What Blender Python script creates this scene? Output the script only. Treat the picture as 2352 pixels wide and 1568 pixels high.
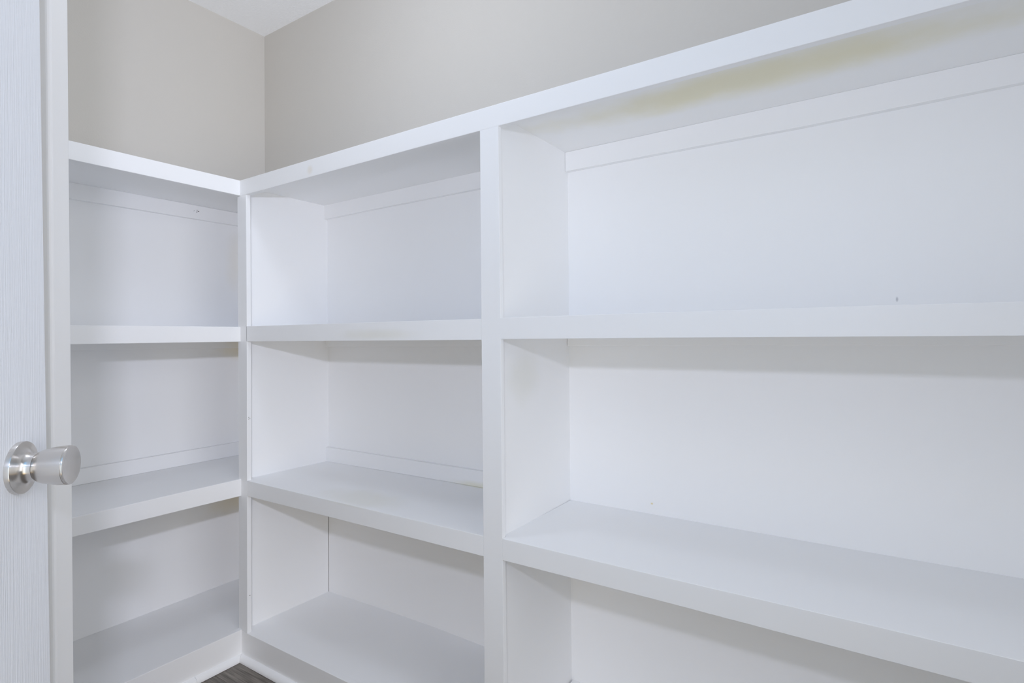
import bpy, bmesh, math, random
from mathutils import Vector, Matrix

random.seed(4)
for o in list(bpy.data.objects):
    bpy.data.objects.remove(o)
S = bpy.context.scene
COL = S.collection

# ------------------------------------------------------------------ camera
cam_d = bpy.data.cameras.new('camera')
cam = bpy.data.objects.new('camera', cam_d)
COL.objects.link(cam)
R_ = Vector((0.8331, 0.5530, -0.0110)); U_ = Vector((0.0168, -0.0055, 0.9998)); F_ = Vector((-0.5529, 0.8331, 0.0139))
M = Matrix.Identity(4)
for i in range(3):
    M[i][0] = R_[i]; M[i][1] = U_[i]; M[i][2] = -F_[i]
M.translation = (2.2708, -1.4535, 1.0859)
cam.matrix_world = M
cam_d.sensor_width = 36.0
cam_d.lens = 1281.9 / 2352 * 36.0
cam_d.shift_y = -25.28 / 2352
cam_d.clip_start = 0.02
S.camera = cam

# ------------------------------------------------------------------ light and exposure
S.view_settings.view_transform = 'Standard'
S.view_settings.look = 'None'
S.view_settings.gamma = 1.0
S.view_settings.use_curve_mapping = False
S.view_settings.exposure = 0.0
S.cycles.max_bounces = 16
S.cycles.diffuse_bounces = 12
S.cycles.glossy_bounces = 6
W = bpy.data.worlds.new('world'); S.world = W
W.use_nodes = True
W.node_tree.nodes['Background'].inputs[0].default_value = (0.9, 0.93, 1.0, 1)
W.node_tree.nodes['Background'].inputs[1].default_value = 0.3


def lamp(name, kind, loc, energy, color, **kw):
    d = bpy.data.lights.new(name, kind); d.energy = energy; d.color = color
    o = bpy.data.objects.new(name, d); o.location = loc
    rot = kw.pop('rot', None)
    if rot: o.rotation_euler = rot
    for k, v in kw.items(): setattr(d, k, v)
    COL.objects.link(o); return o


def falloff(o, kind):
    """softer distance falloff for a lamp (exposure-blended photograph)"""
    l = o.data; l.use_nodes = True; t = l.node_tree
    f = t.nodes.new('ShaderNodeLightFalloff'); f.inputs['Strength'].default_value = 1.0
    t.links.new(f.outputs[kind], t.nodes['Emission'].inputs['Strength'])


# the flash on the camera: a small wide head a hand's breadth above the lens
falloff(lamp('camera_flash', 'AREA', (2.25, -1.56, 1.36), 3.5, (0.492, 0.512, 0.628), shape='RECTANGLE',
             size=0.10, size_y=0.035, rot=(math.radians(90), 0, math.radians(50))), 'Constant')
# unseen fill lamp near the closet ceiling, added for even brightness
lamp('ceiling_fill', 'POINT', (1.15, -0.78, 2.28), 25.0, (0.221, 0.240, 0.280), shadow_soft_size=0.1)
# added fill lights with no real opening: right-hand end, and low behind the camera
falloff(lamp('end_fill', 'AREA', (3.16, -0.9, 1.3), 14.0, (0.362, 0.368, 0.385), shape='RECTANGLE',
             size=1.6, size_y=1.2, rot=(0, math.radians(90), 0)), 'Linear')
falloff(lamp('low_warm_fill', 'AREA', (2.15, -1.7, 0.6), 14.0, (0.21, 0.155, 0.075), shape='RECTANGLE',
             size=0.4, size_y=1.1, rot=(math.radians(90), 0, math.radians(55))), 'Linear')
lamp('cool_back_fill', 'AREA', (2.05, -1.74, 1.2), 15.0, (0.02, 0.14, 0.28), shape='RECTANGLE',
     size=0.5, size_y=1.8, rot=(math.radians(90), 0, math.radians(45)))  # added cool fill behind the camera, no daylight source there

# ------------------------------------------------------------------ materials


def mat(name, rgb, rough=0.5, metal=0.0, spec=0.5):
    m = bpy.data.materials.new(name); m.use_nodes = True
    b = m.node_tree.nodes['Principled BSDF']
    b.inputs['Base Color'].default_value = (*rgb, 1)
    b.inputs['Roughness'].default_value = rough
    b.inputs['Metallic'].default_value = metal
    b.inputs['Specular IOR Level'].default_value = spec
    return m


def nd(m, t, **kw):
    n = m.node_tree.nodes.new(t)
    for k, v in kw.items(): setattr(n, k, v)
    return n


def lk(m, a, b): m.node_tree.links.new(a, b)


def bump(m, scale, strength, dist=0.001, detail=3, stretch=(1, 1, 1)):
    tc = nd(m, 'ShaderNodeNewGeometry'); mp = nd(m, 'ShaderNodeMapping')
    mp.inputs['Scale'].default_value = stretch
    n = nd(m, 'ShaderNodeTexNoise'); n.inputs['Scale'].default_value = scale; n.inputs['Detail'].default_value = detail
    b = nd(m, 'ShaderNodeBump'); b.inputs['Strength'].default_value = strength; b.inputs['Distance'].default_value = dist
    lk(m, tc.outputs['Position'], mp.inputs[0]); lk(m, mp.outputs[0], n.inputs['Vector'])
    lk(m, n.outputs['Fac'], b.inputs['Height'])
    lk(m, b.outputs[0], m.node_tree.nodes['Principled BSDF'].inputs['Normal'])
    return n


def stain_shade(m, spots):
    """yellow or scuffed spots of the paint, and warm shade painted in: (centre, radii, colour, strength)"""
    b = m.node_tree.nodes['Principled BSDF']
    g = nd(m, 'ShaderNodeNewGeometry')
    nz = nd(m, 'ShaderNodeTexNoise'); nz.inputs['Scale'].default_value = 9; nz.inputs['Detail'].default_value = 4
    lk(m, g.outputs['Position'], nz.inputs['Vector'])
    cur = None
    for c, r, colr, st in spots:
        mp = nd(m, 'ShaderNodeMapping'); mp.vector_type = 'POINT'
        mp.inputs['Location'].default_value = [-c[i] / r[i] for i in range(3)]
        mp.inputs['Scale'].default_value = [1 / x for x in r]
        lk(m, g.outputs['Position'], mp.inputs[0])
        ln = nd(m, 'ShaderNodeVectorMath', operation='LENGTH'); lk(m, mp.outputs[0], ln.inputs[0])
        ad = nd(m, 'ShaderNodeMath', operation='MULTIPLY_ADD')
        lk(m, nz.outputs['Fac'], ad.inputs[0]); ad.inputs[1].default_value = 0.7
        lk(m, ln.outputs['Value'], ad.inputs[2])
        mr = nd(m, 'ShaderNodeMapRange', interpolation_type='SMOOTHSTEP')
        mr.inputs['From Min'].default_value = 0.55; mr.inputs['From Max'].default_value = 1.35
        mr.inputs['To Min'].default_value = st; mr.inputs['To Max'].default_value = 0
        lk(m, ad.outputs[0], mr.inputs['Value'])
        mx = nd(m, 'ShaderNodeMix', data_type='RGBA')
        lk(m, mr.outputs[0], mx.inputs[0])
        if cur is None: mx.inputs[6].default_value = b.inputs['Base Color'].default_value
        else: lk(m, cur, mx.inputs[6])
        mx.inputs[7].default_value = (*colr, 1)
        cur = mx.outputs[2]
    lk(m, cur, b.inputs['Base Color'])


WHITE = (0.868, 0.873, 0.878)
M_white = mat('white_shelf_paint', WHITE, 0.42, spec=0.4)
bump(M_white, 140, 0.10, 0.0008)
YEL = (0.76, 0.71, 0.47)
stain_shade(M_white, [
    ((2.05, -0.21, 1.6233), (0.62, 0.11, 0.01), YEL, 0.75),  # soft yellow band on the top shelf's underside
    ((0.02, -0.06, 1.08), (0.05, 0.22, 0.06), (0.82, 0.74, 0.54), 0.6),  # warm corner shade painted onto the cleat end
    ((0.81, -0.368, 1.611), (0.02, 0.01, 0.02), (0.78, 0.72, 0.62), 0.5),
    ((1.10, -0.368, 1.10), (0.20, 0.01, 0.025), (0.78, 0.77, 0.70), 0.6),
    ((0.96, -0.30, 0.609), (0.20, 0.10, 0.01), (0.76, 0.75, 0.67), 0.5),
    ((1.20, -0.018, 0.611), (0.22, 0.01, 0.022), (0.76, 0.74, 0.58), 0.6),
])
M_panel = mat('white_panel_paint', WHITE, 0.5, spec=0.32)
bump(M_panel, 60, 0.12, 0.0012)
stain_shade(M_panel, [
    ((1.751, 0.0, 0.641), (0.005, 0.02, 0.004), (0.72, 0.6, 0.25), 0.9),
    ((2.298, 0.0, 1.16), (0.003, 0.02, 0.007), (0.5, 0.5, 0.52), 0.9),
    ((1.5085, -0.25, 0.985), (0.01, 0.10, 0.10), (0.77, 0.765, 0.70), 0.5),
    ((0.006, -0.06, 1.05), (0.05, 0.22, 0.06), (0.82, 0.74, 0.54), 0.6),  # warm corner shade painted on the panel under the second shelf
    ((0.006, -0.06, 0.43), (0.05, 0.26, 0.09), (0.82, 0.74, 0.54), 0.6),  # same painted-in warm shade, under the third shelf
    ((0.006, -0.14, 1.42), (0.03, 0.06, 0.16), (0.82, 0.77, 0.66), 0.35),  # warm shade beside the corner post, painted into the top row
])
M_wall = mat('greige_wall_paint', (0.58, 0.556, 0.512), 0.75, spec=0.2)
bump(M_wall, 190, 0.25, 0.0012)
M_ceil = mat('white_ceiling_paint', (0.91, 0.92, 0.93), 0.9, spec=0.1)
bump(M_ceil, 130, 0.6, 0.003)
M_trim = mat('cream_white_trim_paint', (0.90, 0.895, 0.885), 0.4, spec=0.4)
M_door = mat('cool_white_door_paint', (0.87, 0.885, 0.92), 0.45, spec=0.4)
bump(M_door, 480, 0.6, 0.0012, 2, (1, 1, 0.03))
M_dark = mat('black_hole', (0.01, 0.01, 0.01), 0.8)
M_hole = mat('dark_nail_hole', (0.12, 0.11, 0.10), 0.8)

M_metal = mat('brushed_nickel', (0.70, 0.67, 0.64), 0.25, 1.0)
mb = M_metal.node_tree.nodes['Principled BSDF']; mb.inputs['Anisotropic'].default_value = 0.8
mb.inputs['Anisotropic Rotation'].default_value = 0.25; tg = nd(M_metal, 'ShaderNodeTangent', direction_type='RADIAL', axis='Z'); lk(M_metal, tg.outputs[0], mb.inputs['Tangent'])

M_floor = mat('grey_brown_wood_floor', (0.2, 0.17, 0.14), 0.5, spec=0.4)
g = nd(M_floor, 'ShaderNodeNewGeometry'); mp = nd(M_floor, 'ShaderNodeMapping'); mp.inputs['Scale'].default_value = (3, 60, 1)
oi = nd(M_floor, 'ShaderNodeObjectInfo')
nz = nd(M_floor, 'ShaderNodeTexNoise'); nz.inputs['Scale'].default_value = 3; nz.inputs['Detail'].default_value = 6
cr = nd(M_floor, 'ShaderNodeValToRGB')
cr.color_ramp.elements[0].position = 0.3; cr.color_ramp.elements[0].color = (0.085, 0.072, 0.06, 1)
cr.color_ramp.elements[1].position = 0.72; cr.color_ramp.elements[1].color = (0.26, 0.235, 0.205, 1)
lk(M_floor, g.outputs['Position'], mp.inputs[0]); lk(M_floor, mp.outputs[0], nz.inputs['Vector'])
lk(M_floor, nz.outputs['Fac'], cr.inputs[0])
hs = nd(M_floor, 'ShaderNodeHueSaturation')
mrv = nd(M_floor, 'ShaderNodeMapRange'); mrv.inputs['To Min'].default_value = 0.85; mrv.inputs['To Max'].default_value = 1.15
lk(M_floor, oi.outputs['Random'], mrv.inputs['Value']); lk(M_floor, mrv.outputs[0], hs.inputs['Value'])
lk(M_floor, cr.outputs[0], hs.inputs['Color'])
lk(M_floor, hs.outputs[0], M_floor.node_tree.nodes['Principled BSDF'].inputs['Base Color'])

# ------------------------------------------------------------------ mesh helpers
HEX = [(0, 3, 2, 1), (4, 5, 6, 7), (0, 1, 5, 4), (1, 2, 6, 5), (2, 3, 7, 6), (3, 0, 4, 7)]


def link(name, verts, faces, m, parent=None, bevel=0.0, smooth=False, segs=2):
    me = bpy.data.meshes.new(name); me.from_pydata([tuple(v) for v in verts], [], faces)
    bm = bmesh.new(); bm.from_mesh(me)
    bmesh.ops.recalc_face_normals(bm, faces=bm.faces)
    if bevel:
        bmesh.ops.bevel(bm, geom=list(bm.edges), offset=bevel, segments=segs, affect='EDGES', profile=0.5, clamp_overlap=True)
    bm.to_mesh(me); bm.free()
    if smooth:
        me.polygons.foreach_set('use_smooth', [True] * len(me.polygons))
    me.materials.append(m)
    o = bpy.data.objects.new(name, me); COL.objects.link(o)
    if parent:
        o.parent = parent; o.matrix_parent_inverse = Matrix.Translation(-parent.location)
    return o


def box(name, x0, x1, y0, y1, z0, z1, m, parent=None, bevel=0.0012):
    v = [(x0, y0, z0), (x1, y0, z0), (x1, y1, z0), (x0, y1, z0), (x0, y0, z1), (x1, y0, z1), (x1, y1, z1), (x0, y1, z1)]
    return link(name, v, HEX, m, parent, bevel)


def beam(name, sections, m, parent=None, bevel=0.0012, joint=True):
    """a long board swept through sections, each a loop of equally many points"""
    n = len(sections[0]); v = [p for s in sections for p in s]; f = []
    for k in range(len(sections) - 1):
        a = k * n; b = a + n
        for i in range(n):
            j = (i + 1) % n
            f.append((a + i, a + j, b + j, b + i))
    f.append(tuple(range(n - 1, -1, -1))); f.append(tuple(range(len(v) - n, len(v))))
    me = bpy.data.meshes.new(name); me.from_pydata(v, [], f)
    bm = bmesh.new(); bm.from_mesh(me); bmesh.ops.recalc_face_normals(bm, faces=bm.faces)
    if bevel:
        caps = {bm.faces[:][-1], bm.faces[:][-2]} if joint else set()
        e = [x for x in bm.edges if len(x.link_faces) == 2 and x.calc_face_angle() > 0.7 and not caps & set(x.link_faces)]
        bmesh.ops.bevel(bm, geom=e, offset=bevel, segments=2, affect='EDGES', profile=0.5, clamp_overlap=True)
    bm.to_mesh(me); bm.free(); me.materials.append(m)
    o = bpy.data.objects.new(name, me); COL.objects.link(o)
    if parent:
        o.parent = parent; o.matrix_parent_inverse = Matrix.Translation(-parent.location)
    return o


def beam_x(name, st, y0, y1, m, parent=None, bevel=0.0012):
    """stations (x, z bottom, z top)"""
    return beam(name, [[(x, y0, a), (x, y1, a), (x, y1, b), (x, y0, b)] for x, a, b in st], m, parent, bevel)


def beam_y(name, st, x0, x1, m, parent=None, bevel=0.0012):
    return beam(name, [[(x0, y, a), (x1, y, a), (x1, y, b), (x0, y, b)] for y, a, b in st], m, parent, bevel)


def lathe(name, prof, origin, axis, m, parent=None, n=64, closed_end=True):
    axis = Vector(axis).normalized(); u = Vector((0, 0, 1)) if abs(axis.z) < .9 else Vector((1, 0, 0))
    u = (u - axis * axis.dot(u)).normalized(); w = axis.cross(u).normalized()
    O = Vector(origin); v = []; f = []
    for h, r in prof:
        for k in range(n):
            a = 2 * math.pi * k / n
            v.append(O + axis * h + (w * math.cos(a) + u * math.sin(a)) * r)
    for i in range(len(prof) - 1):
        for k in range(n):
            j = (k + 1) % n
            f.append((i * n + k, i * n + j, (i + 1) * n + j, (i + 1) * n + k))
    f.append(tuple(range(n - 1, -1, -1))); f.append(tuple(range((len(prof) - 1) * n, len(prof) * n)))
    o = link(name, v, f, m, parent, smooth=True)
    o.data.set_sharp_from_angle(angle=math.radians(38))
    return o


def structure(o): o['kind'] = 'structure'; return o


def empty(name, loc, label, cat, group=None):
    o = bpy.data.objects.new(name, None); o.location = loc; COL.objects.link(o)
    o['label'] = label; o['category'] = cat
    if group: o['group'] = group
    return o


# ------------------------------------------------------------------ the room
H = 2.44
NEAR = -1.104            # wall at the near end of the left unit
XR, YB = 3.20, -1.78     # right end and back of the closet
T = Vector((-0.74771, 0.66402, 0)); N = Vector((0.66402, 0.74771, 0)); K = Vector((1.34557, -1.20038, 0.92618))


def dg(t, n, z):
    """point on the diagonal door wall: t along it, n off the door's face"""
    p = K + T * t + N * (n - 0.006); return (p.x, p.y, z)


structure(box('floor', -0.12, XR + .12, YB - .12, 0.12, -0.12, -0.006, mat('subfloor', (.05, .045, .04), .9), bevel=0))
floor = bpy.data.objects['floor']
structure(box('ceiling', -0.12, XR + .12, YB - .12, 0.12, H, H + 0.1, M_ceil, bevel=0))
structure(box('wall_left', -0.12, 0, YB, 0.12, 0, H, M_wall, bevel=0))
structure(box('wall_right', 0, XR + .12, 0, 0.12, 0, H, M_wall, bevel=0))
structure(box('wall_near', 0, 1.12, NEAR - .1, NEAR, 0, H, M_wall, bevel=0))
structure(box('wall_back', 1.9, XR + .12, YB - .12, YB, 0, H, M_wall, bevel=0))
structure(box('wall_end', XR, XR + .12, YB, 0, 0, H, M_wall, bevel=0))
# diagonal wall with the door opening in it: pieces beside and above
WN = -0.037
tR = lambda z: 0.2096 - 0.0182 * z         # right edge of the casing
tE = lambda z: 0.0941 - 0.0300 * z         # free edge of the door


def dslab(name, quads, n0, n1, m, parent=None, bevel=0.0012, segs=2):
    """slab on the diagonal wall from 4 (t, z) corners"""
    v = [dg(t, n0, z) for t, z in quads] + [dg(t, n1, z) for t, z in quads]
    return link(name, v, HEX, m, parent, bevel, segs=segs)


wd = structure(dslab('wall_diagonal', [(0.095, 0), (0.196, 0), (0.160, H), (0.095, H)], WN - .1, WN - 0.002, M_wall, bevel=0))
dslab('wall_header', [(-0.71, 2.075), (0.095, 2.075), (0.095, H), (-0.71, H)], WN - .1, WN - 0.002, M_wall, wd, 0)
dslab('side_piece', [(-0.78, 0), (-0.71, 0), (-0.71, H), (-0.78, H)], WN - .1, WN - 0.002, M_wall, wd, 0)

# casing of the diagonal door: jamb, casing boards with eased edges
tj = structure(dslab('trim_1', [(tR(0) - 0.057, 0.0), (tR(0), 0.0), (tR(2.13), 2.13), (tR(2.13) - 0.057, 2.13)], WN - .03, -0.024, M_trim, bevel=0.006, segs=4))
dslab('door_jamb', [(0.088, 0.0), (tR(0) - 0.055, 0.0), (tR(2.07) - 0.055, 2.07), (0.05, 2.07)], WN - .09, WN - 0.028, M_trim, tj)
dslab('head_casing', [(-0.70, 2.07), (tR(2.07) - 0.057, 2.07), (tR(2.13) - 0.057, 2.13), (-0.70, 2.13)], WN, -0.024, M_trim, tj, 0.003)
dslab('hinge_casing', [(-0.76, 0.0), (-0.70, 0.0), (-0.70, 2.13), (-0.76, 2.13)], WN, -0.024, M_trim, tj, 0.003)

door = structure(dslab('door_1', [(-0.69, 0.012), (tE(0.012), 0.012), (tE(2.05), 2.05), (-0.69, 2.05)], -0.035, 0.0, M_door, bevel=0.0018))

# the knob set on the door; its meshes turn about their own z axis
KF = Vector(dg(0, 0.0, K.z))
knob = lathe('door_knob', [(0.0200, 0.0148), (0.0206, 0.0176), (0.0222, 0.0189), (0.0250, 0.0205), (0.0290, 0.0219), (0.0340, 0.0231),
                           (0.0400, 0.0242), (0.0460, 0.0250), (0.0520, 0.0254), (0.0552, 0.0255), (0.0557, 0.0249), (0.0563, 0.0249),
                           (0.0568, 0.0254), (0.0578, 0.0252), (0.0584, 0.0243), (0.0582, 0.0225), (0.0570, 0.018), (0.0561, 0.011), (0.0557, 0.004), (0.0557, 0.0003)],
             (0, 0, 0), (0, 0, 1), M_metal)
rose = lathe('knob_rose', [(0.0, 0.0332), (0.0052, 0.0334), (0.0060, 0.0331), (0.0063, 0.0322), (0.0070, 0.0290), (0.0080, 0.0250), (0.0094, 0.0218),
                           (0.0112, 0.0194), (0.0135, 0.0180), (0.0165, 0.0173), (0.0200, 0.0171), (0.0201, 0.012)], (0, 0, 0), (0, 0, 1), M_metal)
knob.parent = door
knob.matrix_local = Matrix.Translation(KF) @ N.to_track_quat('Z', 'Y').to_matrix().to_4x4()
rose.parent = knob
a = math.radians(38); hd = (-T) * math.cos(a) + Vector((0, 0, 1)) * math.sin(a)
hl = knob.matrix_local.to_3x3().inverted() @ hd
hole = lathe('release_hole', [(0, 0.0013), (0.0008, 0.0013)], Vector((0, 0, 0.0165)) + hl * 0.0168, hl, M_dark, None, 16)
hole.parent = knob

# floor planks, laid along the right wall
px0, w_ = -0.0, 0.15
row = 0; y = -0.02
while y > YB:
    y1 = max(y - w_ + 0.0012, YB)
    x = -[0, .45, .2, .75, .55][row % 5] * 1.2
    while x < XR:
        a0, a1 = max(x, 0.0), min(x + 1.2 - 0.0012, XR)
        if a1 > a0 + 0.01:
            box('plank', a0, a1, y1, y, -0.006, 0.0, M_floor, floor, 0.0006)
        x += 1.2
    y -= w_; row += 1

# ------------------------------------------------------------------ left shelving unit
FX = 0.427; SX = 0.408
L = empty('shelving_unit', (0.2, -0.6, 0), 'shorter white shelving unit on the left wall beside the door, one bay of open shelves', 'shelving',
          'white pantry shelving units')
YN, YE = NEAR + 0.001, -0.092
link_l = {}
# boards with nosing rails
beam_y('shelf', [(YN, 1.621, 1.640), (-0.0, 1.6245, 1.6435)], 0.0, SX, M_white, L)
beam_y('face_rail', [(YN, 1.5879, 1.6392), (-0.852, 1.5884, 1.6400), (-0.3682, 1.5894, 1.6419)], SX, FX, M_white, L)
box('shelf', 0.0, SX - .001, YN, YE - .019, 1.1155, 1.1345, M_white, L)
beam_y('face_rail', [(YN, 1.0814, 1.1337), (-0.848, 1.0824, 1.1343), (-0.3682, 1.0842, 1.1355)], SX, FX, M_white, L)
box('shelf', 0.0, SX - .001, YN, YE - .019, 0.5915, 0.6105, M_white, L)
beam_y('face_rail', [(YN, 0.5595, 0.6088), (-0.845, 0.5581, 0.6107), (-0.52, 0.5563, 0.6128), (-0.3682, 0.5548, 0.6132)], SX, FX, M_white, L)
beam('shelf', [[(0, y_, .070), (SX - .001, y_, .078), (SX - .001, y_, .0985), (0, y_, .0905)] for y_ in (YN, YE - .019)], M_white, L)
beam_y('base_board', [(YN, 0, 0.1030), (-0.587, 0, 0.1010), (-0.3682, 0, 0.0996)], SX, FX, M_white, L)
# back panels between the shelves
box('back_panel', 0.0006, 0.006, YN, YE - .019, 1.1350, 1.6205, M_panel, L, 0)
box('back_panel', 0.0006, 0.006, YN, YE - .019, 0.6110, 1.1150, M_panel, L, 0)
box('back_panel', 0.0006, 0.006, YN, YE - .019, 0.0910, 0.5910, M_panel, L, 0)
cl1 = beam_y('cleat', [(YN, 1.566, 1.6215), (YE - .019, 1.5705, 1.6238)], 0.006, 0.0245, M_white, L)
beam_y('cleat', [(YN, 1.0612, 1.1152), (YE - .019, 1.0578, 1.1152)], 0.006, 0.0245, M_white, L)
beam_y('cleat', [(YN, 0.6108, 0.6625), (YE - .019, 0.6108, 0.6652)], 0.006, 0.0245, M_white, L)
box('side_panel', 0.0005, SX - .002, YE - .0185, YE, 0.07, 1.6225, M_white, L, 0.0008)
box('side_panel', 0.0005, SX - .002, YN - 0.0005, YN + 0.006, 0.11, 1.5875, M_white, L, 0.0008)
# old nail holes in the top cleat
for yy, zz, rr in ((-0.3076, 1.6045, .0016), (-0.3045, 1.6005, .0013), (-0.3015, 1.6010, .0018), (-0.3100, 1.5985, .0010), (-0.3082, 1.5960, .0016), (-0.3175, 1.6010, .0010), (-0.3200, 1.5990, .0008)):
    lathe('nail_hole', [(0.0, rr), (0.0003, rr)], (0.0245, yy, zz), (1, 0, 0), M_hole, cl1, 10)


def quarter(axis, a0, a1, base, r, m, parent, name='shoe_molding'):
    """quarter-round moulding along x or y, its back against plane `base`"""
    n = 8; secs = []
    for a_ in (a0, a1):
        s = []
        off = lambda v: a_(v) if callable(a_) else a_
        pts = [(0, 0.001)] + [(r * math.cos(t_), 0.001 + 0.0185 * math.sin(t_)) for t_ in [math.pi / 2 * k / n for k in range(n + 1)]]
        for dx, z in pts:
            s.append((off(dx), base - dx, z) if axis == 'x' else (base + dx, off(dx), z))
        secs.append(s)
    o = beam(name, secs, m, parent, 0)
    o.data.polygons.foreach_set('use_smooth', [True] * len(o.data.polygons))
    o.data.set_sharp_from_angle(angle=math.radians(40))
    return o


quarter('y', YN, -0.5265, FX, 0.0195, M_white, L)
quarter('y', -0.5255, lambda d: -0.3682 - d - 0.0004, FX, 0.0180, M_white, L)

# ------------------------------------------------------------------ right shelving unit
FY, SY, XE = -0.3682, -0.3492, 3.17
Rr = empty('shelving_unit', (1.8, -0.18, 0), 'longer white shelving unit along the right wall, split by an upright into two bays', 'shelving',
           'white pantry shelving units')
# bay 1 between the corner stile and the middle stile, bay 2 from there on
beam_x('face_rail', [(FX, 1.5872, 1.6416), (0.80, 1.5889, 1.6430), (1.32, 1.5913, 1.6446), (1.85, 1.5906, 1.6434), (2.24, 1.5903, 1.6434), (XE, 1.590, 1.643)], FY, SY, M_white, Rr)
beam_x('face_rail', [(0.4634, 1.0847, 1.1364), (1.4615, 1.0826, 1.1338)], FY, SY, M_white, Rr, 0.0008)
beam_x('face_rail', [(1.5175, 1.0839, 1.1347), (1.89, 1.0833, 1.1340), (2.22, 1.0821, 1.1330), (2.44, 1.0811, 1.1312), (XE, 1.079, 1.129)], FY, SY, M_white, Rr, 0.0008)
beam_x('face_rail', [(0.4634, 0.5598, 0.6118), (0.90, 0.5609, 0.6102), (1.4615, 0.5613, 0.6105)], FY, SY, M_white, Rr, 0.0008)
beam_x('face_rail', [(1.5175, 0.5639, 0.6144), (1.88, 0.5632, 0.6119), (2.2155, 0.5607, 0.6119), (2.44, 0.5592, 0.6100), (XE, 0.556, 0.607)], FY, SY, M_white, Rr, 0.0008)
beam_x('base_board', [(FX, 0, 0.0957), (0.97, 0, 0.0986), (XE, 0, 0.0975)], FY, SY, M_white, Rr)


def stile(name, z, xl, xr, y0, y1):
    secs = [[(a_, y0, z_), (b_, y0, z_), (b_, y1, z_), (a_, y1, z_)] for z_, a_, b_ in zip(z, xl, xr)]
    return beam(name, secs, M_white, Rr, 0.0008)


stile('stile', (0.0962, 0.60, 1.13, 1.5872), (0.4102, 0.4122, 0.4131, 0.4112), (0.4604, 0.4632, 0.4656, 0.4644), FY, -0.3525)
stile('stile', (0.0985, 0.64, 1.13, 1.5911), (1.4590, 1.4616, 1.4616, 1.4630), (1.5174, 1.5170, 1.5183, 1.5172), FY, -0.3550)
# side panel of bay 1 (notched at the bottom: the dark gap at its back edge)
box('side_panel', 0.4085, 0.4245, -0.3520, -0.0062, 0.070, 0.586, M_white, Rr, 0.0004)
link('side_panel', [(0.4085, -.3520, .587), (0.4265, -.3520, .587), (0.4275, 0, .587), (0.4085, 0, .587),
                    (0.4085, -.3520, 1.6225), (0.4265, -.3520, 1.6225), (0.4285, 0, 1.6225), (0.4085, 0, 1.6225)], HEX, M_panel, Rr, 0.0004)
link('divider_panel', [(1.4705, -.3545, .07), (1.5070, -.3545, .07), (1.5035, 0, .07), (1.4705, 0, .07),
                       (1.4705, -.3545, 1.6237), (1.5100, -.3545, 1.6237), (1.5118, 0, 1.6237), (1.4705, 0, 1.6237)], HEX, M_panel, Rr, 0.0004)
box('side_panel', XE - .02, XE, SY, 0, 0.07, 1.6225, M_panel, Rr, 0.0008)
# shelf boards
beam_x('shelf', [(SX, 1.6215, 1.6405), (1.5, 1.6235, 1.6425), (XE, 1.6230, 1.642)], SY, 0, M_white, Rr)
A1, B1, A2, B2 = 0.4245, 1.4705, 1.5085, XE - .02
for a_, b_, zl, zr in ((A1, B1, 1.1350, 1.1325), (A2, B2, 1.1335, 1.127)):
    beam_x('shelf', [(a_, zl - .019, zl), (b_, zr - .019, zr)], SY, -0.0046, M_white, Rr, 0.0006)
beam('shelf', [[(x_, SY, f_ - .019), (x_, -0.0046, b_ - .019), (x_, -0.0046, b_), (x_, SY, f_)] for x_, f_, b_ in ((A1, .6090, .6072), (0.8, .6085, .6092), (B1, .6085, .6098))], M_white, Rr, 0.0006)
beam('shelf', [[(x_, SY, f_ - .019), (x_, -0.0046, b_ - .019), (x_, -0.0046, b_), (x_, SY, f_)] for x_, f_, b_ in ((A2, .6137, .6142), (1.75, .6118, .6133), (2.2, .6110, .6104), (2.5, .609, .6103), (B2, .606, .609))], M_white, Rr, 0.0006)
beam('shelf', [[(x_, SY, f_ - .019), (x_, -0.0046, b_ - .019), (x_, -0.0046, b_), (x_, SY, f_)] for x_, f_, b_ in ((A1, .0950, .0903), (0.77, .0960, .0990), (0.98, .0970, .1013), (B1, .0970, .0935))], M_white, Rr, 0.0006)
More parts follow.
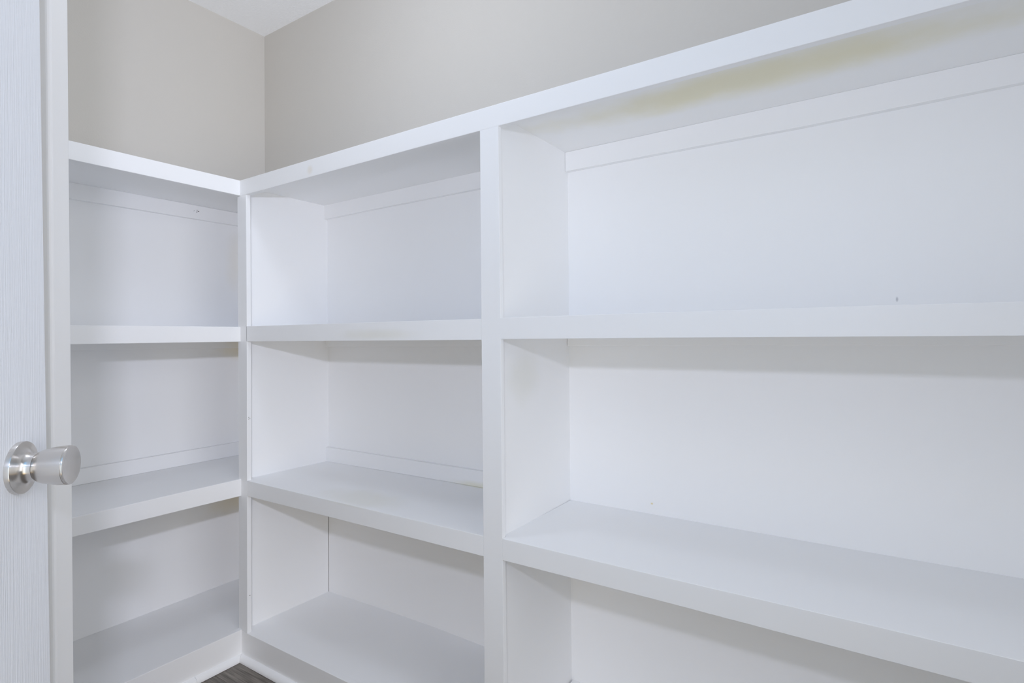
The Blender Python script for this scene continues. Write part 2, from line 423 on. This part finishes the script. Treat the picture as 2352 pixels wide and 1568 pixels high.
box('shelf', A2, B2, SY, -0.0046, .078, .097, M_white, Rr, 0.0006)
# back panels
for a_, b_ in ((0.4200, B1), (1.5000, B2)):
    box('back_panel', a_, b_, -0.0045, -0.0004, 1.126, 1.6215, M_panel, Rr, 0)
for a_, b_, z0 in ((0.4200, B1, .601), (1.5000, B2, .601)):
    box('back_panel', a_, b_, -0.0045, -0.0004, z0, 1.112, M_panel, Rr, 0)
box('back_panel', 0.4245, B1, -0.0045, -0.0004, .085, .588, M_panel, Rr, 0)
box('back_panel', 1.5000, B2, -0.0045, -0.0004, .085, .590, M_panel, Rr, 0)
# cleats under and on the shelves
beam_x('cleat', [(0.4285, 1.5665, 1.6218), (0.69, 1.5690, 1.6222), (1.20, 1.5684, 1.6230), (B1, 1.568, 1.6230)], -0.0195, -0.0045, M_white, Rr)
beam_x('cleat', [(1.5125, 1.5680, 1.6233), (1.77, 1.5672, 1.6233), (2.13, 1.5640, 1.6233), (2.5, 1.5665, 1.6232), (B2, 1.567, 1.6230)], -0.0215, -0.0045, M_white, Rr)
beam_x('cleat', [(0.4275, 1.0604, 1.1150), (B1, 1.0598, 1.1130)], -0.0180, -0.0045, M_white, Rr)
beam_x('cleat', [(1.5105, 1.0613, 1.1140), (B2, 1.0608, 1.1075)], -0.0180, -0.0045, M_white, Rr)
beam('cleat', [[(x_, -.018, a_), (x_, -.0045, a_), (x_, -.0045, b_), (x_, -.018, b_)] for x_, a_, b_ in ((0.4275, .6072, .6634), (0.79, .6094, .6622), (B1, .6100, .6610))], M_white, Rr)
quarter('x', lambda d: FX + d + 0.0004, XE, FY, 0.0180, M_white, Rr)
st0 = [o for o in bpy.data.objects if o.name == 'stile'][0]
for xx, yy, zz, rr in ((0.4648, -.3622, .8260, .0012), (0.4648, -.3622, .8200, .0010), (0.4648, -.3580, .8215, .0010), (0.4616, -.3590, .2206, .0014)):
    lathe('nail_hole', [(0, rr), (0.0006, rr)], (xx, yy, zz), (1, 0, 0), M_hole, st0, 10)
